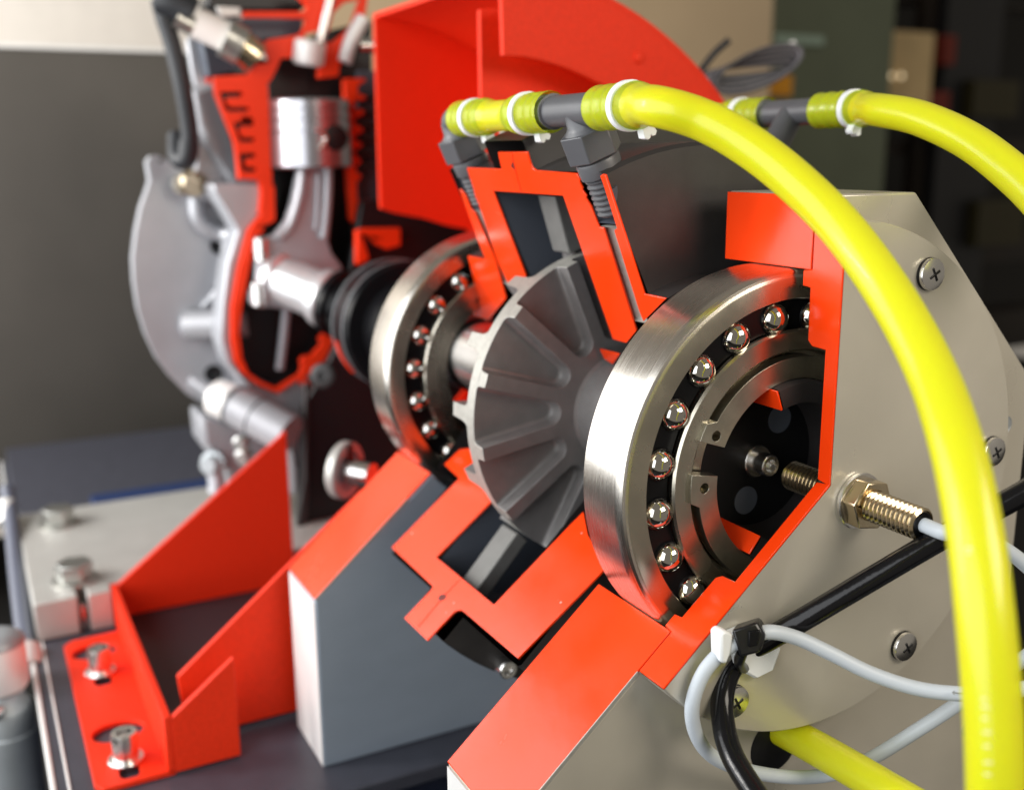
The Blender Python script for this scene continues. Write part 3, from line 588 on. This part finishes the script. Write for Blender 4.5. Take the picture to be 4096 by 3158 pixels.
cov=[[(-1.715,1.492),(-1.668,1.549),(-1.592,1.557),(-1.529,1.514),(-1.286,1.355),(-0.969,1.285),(-0.532,1.277),(-0.522,1.099),(-0.645,0.796),(-0.776,0.39),(-0.922,-0.228),(-0.951,-0.651),(-0.818,-1.044),(-0.995,-1.297),(-1.15,-1.267),(-1.3,-1.184),(-1.493,-1.022),(-1.653,-0.818),(-1.783,-0.596),(-1.873,-0.33),(-1.93,-0.046),(-1.947,0.256),(-1.936,0.503),(-1.884,0.771),(-1.817,1.012),(-1.734,1.204),(-1.698,1.299)]]
xslab('flywheel_cover',cov+[[(-1.59,1.457),(-1.555,1.48),(-1.538,1.514),(-1.565,1.528),(-1.605,1.505)]],-8.1,-7.9,castlight,en,.04)
for px in [(-1.033,0.59),(-1.196,-0.821)]:
    lathe_o('bolt_hole',(-7.895,px[0],px[1]),EX,[(0,.10),(.012,.10),(.012,.09),(.004,.08),(.004,0)],black,en,20)
shroud=[(-1.216,2.191),(-1.072,2.269),(-1.02,2.095),(-0.894,1.678),(-0.867,1.304),(-0.654,1.287),(-0.664,0.93),(-0.827,0.909),(-1.145,1.077),(-1.308,1.133),(-1.242,1.843)]
xslab('shroud',[shroud],-7.75,-7.55,cast,en,.06)
# ribs and bosses on the cover
def rod(name,P,r,m,parent=en,k=6,n=16): return tube(name,[Vector(p) for p in P],r,m,parent,k,n)
rod('cover_rib',[(-7.86,-1.079,1.108),(-7.84,-0.976,0.917),(-7.6,-0.91,0.713)],.04,castlight)
rod('cover_rib',[(-7.8,-1.263,1.115),(-7.8,-1.259,0.916),(-7.8,-1.175,0.792),(-7.78,-1.03,0.72),(-7.7,-0.941,0.708)],.085,castlight)
rod('cover_rib',[(-7.87,-1.258,-0.07),(-7.85,-1.144,0.049),(-7.8,-1.063,0.187),(-7.7,-0.999,0.656)],.045,castlight)
bt0,bt1=[Vector(p) for p in [(-7.85,-1.464,-0.246),(-7.6,-1.137,-0.225)]]
lathe_o('boss_tube',bt0,bt1-bt0,cyl(.165,0,.75,.03),cast,en,24)
# piston
pc=[(-0.239,2.096),(-0.276,1.417)]
zt,zbp=pc[0][1],pc[1][1]; yc=-.215; R_=.41; pr=[(zbp+.02,.30),(zbp,.39),(zbp+.02,R_)]
for zz in (zt-.34,zt-.22,zt-.13): pr+=[(zz,R_),(zz+.005,R_-.02),(zz+.025,R_-.02),(zz+.03,R_)]
pr+=[(zt-.02,R_),(zt,R_-.02),(zt,0)]
pis=lathe_o('piston',(XE-.0,yc,0),EZ,pr,pist,en,64,30)
pp=(-0.084,1.711)
lathe_o('pin_bore',(XE,pp[0],pp[1]),EX,[(.30,.13),(.405,.13),(.41,.12),(.41,0)],black,pis,24)
rod('pin_clip',[(-6.6,-0.299,1.787),(-6.6,-0.224,1.751),(-6.6,-0.187,1.702),(-6.6,-0.257,1.604)],.03,bright,pis)
# connecting rod
cr=[(-0.372,1.45),(-0.053,1.445),(-0.063,1.242),(-0.128,0.701),(-0.084,0.541),(0.033,0.376),(-0.321,-0.081),(-0.784,0.021),(-0.863,0.014),(-0.963,0.06),(-0.955,0.189),(-0.9,0.25),(-0.869,0.53),(-0.887,0.646),(-0.832,0.707),(-0.674,0.75),(-0.548,0.886),(-0.472,1.074)]
xslab('connecting_rod',[cr],-7.05,-6.88,castlight,en,.04)
rod('rod_flange',[(-6.86,-0.357,1.424),(-6.86,-0.406,1.148),(-6.86,-0.522,0.846),(-6.86,-0.66,0.724)],.05,castlight)
rod('rod_flange',[(-6.86,-0.091,1.42),(-6.86,-0.125,1.025),(-6.86,-0.175,0.702)],.05,castlight)
rod('rod_flange',[(-6.87,-0.192,1.346),(-6.87,-0.216,1.027),(-6.87,-0.248,0.796)],.035,castlight)
for q_ in [(-6.86,-0.829,0.604),(-6.86,-0.887,0.157)]:
    lathe_o('rod_bolt',Vector(q_)-EZ*.12,EZ,cyl(.075,0,.26,.02),bright,en,16)
k0,k1=[Vector(p) for p in [(-7.02,-0.662,0.309),(-6.4,-0.246,0.102)]]; kd=(k1-k0).length
pinm=mat('ground_crank_steel',(.70,.70,.72),.34,.6,var=.08)
lathe_o('crank_pin',k0,k1-k0,[(0,0),(0,.28),(.03,.30),(.10,.30),(.13,.25),(kd-.16,.25),(kd-.14,.30),(kd-.04,.31),(kd,.28),(kd,0)],pinm,en,40)
lathe_o('crank_seal',k0,k1-k0,[(kd-.01,.26),(kd+.02,.34),(kd+.10,.35),(kd+.12,.30),(kd+.3,.28)],gloss_b,en,40)
rod('oil_dipper',[(-7.15,-0.531,-0.035),(-7.15,-0.585,-0.372),(-7.15,-0.645,-0.697)],.05,cast)
# valves
v0=[(-6.93,0.046,3.104),(-6.93,-0.063,2.747),(-6.93,-0.102,2.641)]
rod('valve_stem',v0,.045,bright)
vh=Vector((-6.93,-0.212,2.543)); b=bmesh.new(); lathe(b,vh,Vector((.15,.12,1)),cyl(.16,-.12,.13,.03),24); link('valve_head',b,satin,en)
rod('second_valve',[(-6.95,0.384,2.905),(-6.95,0.246,2.687),(-6.95,0.166,2.472)],.075,satin)
rod('stud',[(-6.97,0.332,2.634),(-6.97,0.499,2.64)],.075,bright)
# spark plug with its lead
rod('spark_plug',[(-7,-1.285,2.787),(-6.98,-1.16,2.731),(-6.96,-1.023,2.669)],.15,ceramic)
rod('plug_body',[(-6.96,-1.034,2.664),(-6.95,-0.945,2.616),(-6.94,-0.876,2.577)],.19,zinc)
rod('plug_body',[(-6.94,-0.896,2.587),(-6.93,-0.818,2.528),(-6.93,-0.757,2.474)],.165,nickel)
rod('plug_cap',[(-7.1,-1.595,2.985),(-7.05,-1.514,2.973),(-7.02,-1.403,2.921),(-7,-1.32,2.869)],.15,rubber)
rod('terminal',[(-6.98,-1.478,2.825),(-6.98,-1.391,2.78),(-6.98,-1.332,2.753)],.09,zinc)
ld=thing('spark_lead','thick dark rubber lead hanging from the spark plug beside the cylinder','ignition lead',(-7.4,-1.8,2.0))
rod('lead',[(-7.1,-1.597,2.994),(-7.1,-1.568,2.827),(-7.1,-1.515,2.615),(-7.1,-1.449,2.227),(-7.15,-1.404,1.875),(-7.2,-1.402,1.65),(-7.3,-1.458,1.514)],.085,rubber,ld,8,20)
rod('boot',[(-7.2,-1.399,1.695),(-7.25,-1.43,1.523),(-7.35,-1.493,1.537),(-7.5,-1.458,1.746)],.10,rubber,ld,8,18)
# odds and ends around the head
xslab('upright_strip',[[(-1.274,2.693),(-1.139,2.811),(-1.086,2.586),(-1.089,2.217),(-1.229,2.237),(-1.25,2.398)]],-7.7,-7.6,castlight,en,.02)
xslab('red_gasket',[[(-1.101,2.513),(-1.068,2.514),(-1.066,2.214),(-1.104,2.214)]],-7.62,-7.55,redf,en,.01)
bm=bmesh.new()
for k in range(5):
    y_=[2.62,2.48,2.34]
for z_ in y_: box(bm,(-7.95,-1.05,z_),(-7.65,-.35,z_+.05))
link('cooling_fin',bm,black,en,30,.01)
xslab('rocker_cover',[[(-1.064,3.122),(-0.049,3.18),(-0.068,3.051),(-0.14,2.999),(-0.717,2.97),(-0.754,2.911),(-0.908,2.898),(-0.967,2.973),(-1.094,2.997)]],-7.8,-7.4,black,en,.03)
xslab('rocker_bracket',[[(-1.02,2.995),(-0.76,2.998),(-0.766,2.915),(-0.973,2.895)]],-7.38,-7.34,satin,en,.02)
xslab('head_cavity',[[(-0.995,2.888),(-0.104,2.941),(-0.137,2.748),(-0.549,2.7),(-0.632,2.443),(-1.122,2.325),(-1.179,2.706),(-1.088,2.792)]],-7.8,-7.4,darkin,en,.02)
xslab('fin_stack',[[(0.422,2.418),(0.795,2.427),(0.733,0.753),(0.436,0.765),(0.367,1.176)]],-7.5,-7.3,darkin,en,.02)
bm=bmesh.new()
fz=[2.146,2.001,1.856,1.71,1.563,1.42]
for z_ in fz: box(bm,(-7.35,.24,z_-.02),(-7.08,.62,z_+.02))
link('cooling_fin',bm,dark,en,30,.01)
xslab('head_shade_sheet',[[(-0.437,2.513),(0.027,2.787),(0.633,2.944),(0.6,2.141),(-0.562,2.123),(-0.553,2.274)]],-7.42,-7.35,black,en,.02)  # flat black sheet stands in for the shaded chamber behind the head
# choke cable tag, bolts under the lead, oil filler, drain details
rod('lug_bolt',[(-7.8,-1.409,1.257),(-7.6,-1.407,1.261)],.11,zinc)
rod('lug_bolt',[(-7.6,-1.341,1.286),(-7.5,-1.312,1.261)],.13,nickel)
b0=Vector((-7.433,-1.525,-0.757)); b1=Vector((-7.279,-1.322,-0.944)); b2=Vector((-7.071,-1.174,-1.002)); b3=Vector((-6.543,-0.741,-1.272))
rod('drain_pipe',[b0,b0.lerp(b1,.5),b1,b2],.07,castlight)
rod('drain_collar',[b1.lerp(b2,.1),b1.lerp(b2,.55),b2],.20,satin)
rod('filler_neck',[b2,b2.lerp(b3,.4),b3],.215,cast)
rod('collar_groove',[b2.lerp(b3,.02),b2.lerp(b3,.05)],.223,dark)
rod('collar_groove',[b2.lerp(b3,.42),b2.lerp(b3,.44)],.221,dark)
xslab('lower_casing',[[(-0.846,-0.91),(-0.696,-0.973),(-0.453,-0.836),(-0.364,-0.899),(-0.439,-2.038),(-0.607,-2.149),(-0.611,-1.535),(-0.786,-1.193)]],-7.7,-7.1,cast,en,.08)
xslab('engine_foot',[[(-1.492,-1.122),(-1.215,-1.262),(-0.748,-1.43),(-0.789,-2.108),(-1.256,-2.033),(-1.25,-1.763),(-1.403,-1.607),(-1.481,-1.464)]],-7.9,-7.3,cast,en,.06)
for P in [(-6.85,-1.151,-1.36),(-6.86,-1.134,-1.507)]: lathe_o('foot_bolt',Vector(P),Vector((.8,-.6,0)),cyl(.085,-.05,.12,.03),bright,en,18)
lathe_o('foot_bolt',(-7.242,-1.388,-1.661),Vector((.8,-.6,.1)),[(0,0),(0,.14),(.05,.14),(.06,.10),(.14,.10),(.16,.08),(.16,0)],dull,en,18)
rod('foot_stud',[(-7.221,-1.393,-1.747),(-7.188,-1.39,-1.872),(-7.171,-1.407,-1.971)],.09,castlight)
lathe_o('case_bolt',(-5.929,-0.532,-0.547),Vector((.85,-.5,.1)),[(0,0),(0,.12),(.03,.125),(.07,.12),(.08,.1),(.08,.05),(.04,.04),(.04,0)],dark,en,24)
xslab('black_frame_and_shade',[[(-0.479,-1.009),(-0.285,-0.726),(-0.004,-0.248),(0.09,0.442),(0.236,1.067),(0.523,1.083),(0.895,0.999),(1.911,0.813),(1.869,-2.967),(-0.639,-2.503),(-0.555,-1.461)]],-6.95,-6.8,black,en,.02)  # black stand plate, widened into a dark sheet for the shade behind the coupling
xslab('frame_edge',[[(-0.509,-0.767),(-0.453,-0.786),(-0.517,-1.978),(-0.592,-2.641),(-0.735,-2.613),(-0.572,-1.903)]],-6.79,-6.72,dark,en,.02)

# ================================================================ shaft coupling
cpl=thing('shaft_coupling','glossy black drum coupling between engine and far bearing','coupling',(-5.4,0,0))
ring('drum',[(-5.98,0),(-5.98,.32),(-5.92,.36),(-5.78,.38),(-5.76,.44),(-5.62,.46),(-5.60,.52),(-5.42,.53),(-5.40,.60),(-5.05,.61),(-5.0,.58),(-4.98,.45),(-4.55,.42),(-4.55,.3),(-3.5,.3)],gloss_b,cpl,n=80,closed=False,smooth=30)
for xx,rr in ((-5.61,.51),(-5.39,.597),(-5.08,.605)):
    ring('drum_band',[(xx-.008,rr-.02),(xx-.008,rr+.008),(xx+.008,rr+.008),(xx+.008,rr-.02)],dull,cpl,n=80)
ring('red_band',[(-5.30,.605),(-5.30,.62),(-5.25,.62),(-5.25,.605)],redf,cpl,100,132,60)
# ================================================================ small slotted wheel by the far pedestal
wh=thing('slotted_wheel','small pale half hidden wheel with slot behind the far pedestal','wheel',(-4.439,-0.824,-1.073))
wc=Vector(wh.location); ax=Vector((.78,.62,-.05)); 
lathe_o('rim',wc,ax,[(-.08,.17),(-.08,.235),(-.065,.25),(0,.25),(.015,.235),(.015,.17)],platem,wh,40,closed=True)
lathe_o('wheel_disc',wc,ax,[(-.06,0),(-.06,.19),(-.01,.19),(-.01,0)],cast,wh,32)
lathe_o('wheel_hub',wc,ax,[(-.01,.11),(.22,.11),(.24,.1),(.24,0)],bright,wh,24)
b=bmesh.new(); A_,U_,V_=frame(ax); extr(b,[[(.06,-.03),(.22,-.03),(.24,0),(.22,.03),(.06,.03)]],wc,U_,V_,A_,.022,.03); link('slot',b,black,wh)
# ================================================================ things beyond the left edge of the base
po=thing('damper_post','tall thin grey post standing left of the base edge','post',(-5.503,-3.41,-2.601))
rod('post',[(-8.65,-3.386,-2.023),(-8.367,-3.381,-2.211),(-6.912,-3.412,-2.53),(-5.707,-3.423,-2.734)],.075,mat('blue_grey_paint',(.10,.11,.15),.4),po)
rod('post_cap',[(-8.513,-3.416,-2.168),(-8.371,-3.414,-2.261),(-8.298,-3.414,-2.319)],.11,satin,po)
rod('post_boot',[(-5.721,-3.42,-2.673),(-5.592,-3.421,-2.727),(-5.525,-3.421,-2.763)],.12,satin,po)
dm=thing('damper_cylinder','shiny metal damper cylinder with white cap standing left of the base','damper',(-4.735,-3.589,-3.242))
dc=Vector((-5.115,-3.489,-2.473)); dc.y=-3.63
lathe_o('white_cap',dc,EZ,[(-.24,0),(-.22,.18),(-.18,.205),(.17,.205),(.22,.18),(.26,.12),(.28,0)],satin,dm,40)
lathe_o('shoulder',dc,EZ,[(.175,.212),(.22,.20),(.26,.15),(.285,.1),(.285,0)],dull,dm,40)
lathe_o('cylinder_body',dc,EZ,[(-.60,.21),(-.40,.21),(-.36,.19),(-.33,.16),(-.25,.15),(-.25,0)],dull,dm,40)
lathe_o('cylinder_body_lower',dc,EZ,[(-2.2,.225),(-.60,.225),(-.58,.20)],dull,dm,40)
b=bmesh.new(); prism(b,dc+Vector((.14,-.04,-.34)),Vector((.8,-.6,0)),.07,0,.1,6,.3); link('clamp_bolt',b,bright,dm,30,.02)
# ================================================================ background
pn=thing('sheet_panel','tall brownish grey sheet metal panel standing behind the engine','panel',(-14,-3,-2.7))
pt=[(-3.432,3.139),(0.029,3.189),(-0.592,-4.937),(-4.292,-4.252)]
zt_=pt[0][1]; box_o('sheet',(-14.15,-6.0,-4.2),(-14.0,1.2,zt_-.02),panelm,pn,.02)
box_o('panel_edge',(-14.16,-6.0,zt_-.018),(-13.99,1.2,zt_+.05),satin,pn,.015)
for nm,y0,y1,m in (('rear_wall',-14,3.4,cream),):
    w_=box_o(nm,(-19.2,y0,-6),(-19,y1,9),m,None,.0); w_['kind']='structure'
bw=[(4.092,4.085),(14.524,4.557)]
w_=box_o('beige_wall',(-17.2,bw[0][0]-1.5,-6),(-17,bw[1][0],9),beige,None,0); w_['kind']='structure'
w_=box_o('dark_back_wall',(-34.2,-30,-8),(-34,60,16),voidm,None,0); w_['kind']='structure'
w_=box_o('floor',(-34,-30,-8.2),(10,40,-8),voidm,None,0); w_['kind']='structure'
def bgbox(name,label,cat,x,px0,py0,px1,py1,th,m,parts=()): pass
def bx(q_,x,th,m,name,parent,bev=.03): 
    ys=[p[0] for p in q_]; zs=[p[1] for p in q_]
    return box_o(name,(x-th,min(ys),min(zs)),(x,max(ys),max(zs)),m,parent,bev)
cbn=thing('green_cabinet','blurred grey green cabinet with a pale label strip in background','cabinet',(-22,13,-2))
bx([(18.652,6.727),(23.959,-3.149)],-22,1.5,cabm,'cabinet_body',cbn)
bx([(18.943,4.979),(20.904,4.7)],-21.9,.09,cabl,'label_strip',cbn)
orb=thing('orange_box','small orange box beside the beige wall edge','box',(-18,15.817,3.161))
bx([(15.454,3.444),(16.183,2.932)],-18,.4,orange,'box',orb)
tb=thing('tan_board','blurred tan board with a bright lamp reflection, behind the hoses','board',(-24,26.363,4.738))
bx([(24.998,5.587),(28.145,2.843)],-24,.2,tan,'board',tb)
lm_=bpy.data.materials.new('lamp_glow'); lm_.use_nodes=True; e=lm_.node_tree.nodes['Principled BSDF']; e.inputs['Base Color'].default_value=(.8,.65,.4,1); e.inputs['Emission Color'].default_value=(1,.8,.5,1); e.inputs['Emission Strength'].default_value=.9
for i,px in enumerate((1878,1900,1922)):
    c_=[(-23.8,25.426,4.038),(-23.8,25.898,4.05),(-23.8,26.376,4.061)][i]; lathe_o('lamp',c_,EX,[(0,.1),(.04,.08),(.05,0)],lm_,tb,16)
shf=thing('dark_shelf','dark brown shelf frame with boxes deep in the background','shelf',(-26,32.867,0.014))
bx([(29.912,8.044),(32.687,-9.801)],-26,.6,brownd,'shelf_post',shf); bx([(30.462,8.008),(33.586,-9.803)],-25.5,.6,mat('dark_steel_post',(.010,.010,.012),.5),'shelf_post',shf)
for q_ in [[(27.223,7.06),(38.719,7.195)],[(27.721,1.878),(39.763,1.294)],[(28.097,-2.034),(40.558,-3.199)],[(28.419,-5.392),(41.245,-7.084)]]: bx(q_,-26.5,1.5,brownd,'shelf_board',shf)
for nm,lab,q_,m in (('red_box','dull red box on the dark background shelf',[(29.176,3.662),(30.358,2.21)],redbg),('red_box','small orange red box high on the dark shelf post',[(29.822,5.689),(30.458,4.618)],redbg),('yellow_crate','dim olive yellow crate low on the dark shelf',[(32.528,-0.504),(35.321,-2.302)],olive),('yellow_crate','dim olive yellow crate high on the dark shelf',[(31.641,4.128),(34.271,2.754)],olive)):
    t_=thing(nm,lab,'box',(-25,q_[0][0],q_[0][1])); bx(q_,-25,.8,m,'box_body',t_)
# coil of thin cable hanging behind the guard
co_=thing('cable_coil','coil of thin grey cable hanging behind the red guard','cable coil',(-4.859,3.657,2.382))
cc_=Vector(co_.location)
wires=[mat('pale_grey_wire',(.22,.22,.24),.4),rubber,mat('grey_wire',(.07,.07,.075),.4)]
rgt=Vector((.46,.89,.16)); upv=Vector((-.15,0,1))
for k in range(11):
    b=bmesh.new(); pth=[]; ry=.43+.012*random.uniform(-1,1); rz=.04+.014*k; dz=.012*(k-3)
    for i in range(41):
        t=2*math.pi*i/40; pth.append(cc_+rgt*ry*math.cos(t)+upv*(rz*math.sin(t)-.05+dz*math.cos(t))+Vector((.02*k,0,0)))
    sweep(b,pth,.015,8,False); link('cable_turn',b,wires[(k*2)%3],co_,60)
rod('binding',[cc_+rgt*-.45+upv*.02,cc_+rgt*-.30+upv*.17,cc_+rgt*-.15+upv*.27],.035,rubber,co_)
rod('connector',[cc_+rgt*.40+upv*.10,cc_+rgt*.50+upv*.12],.045,satin,co_)
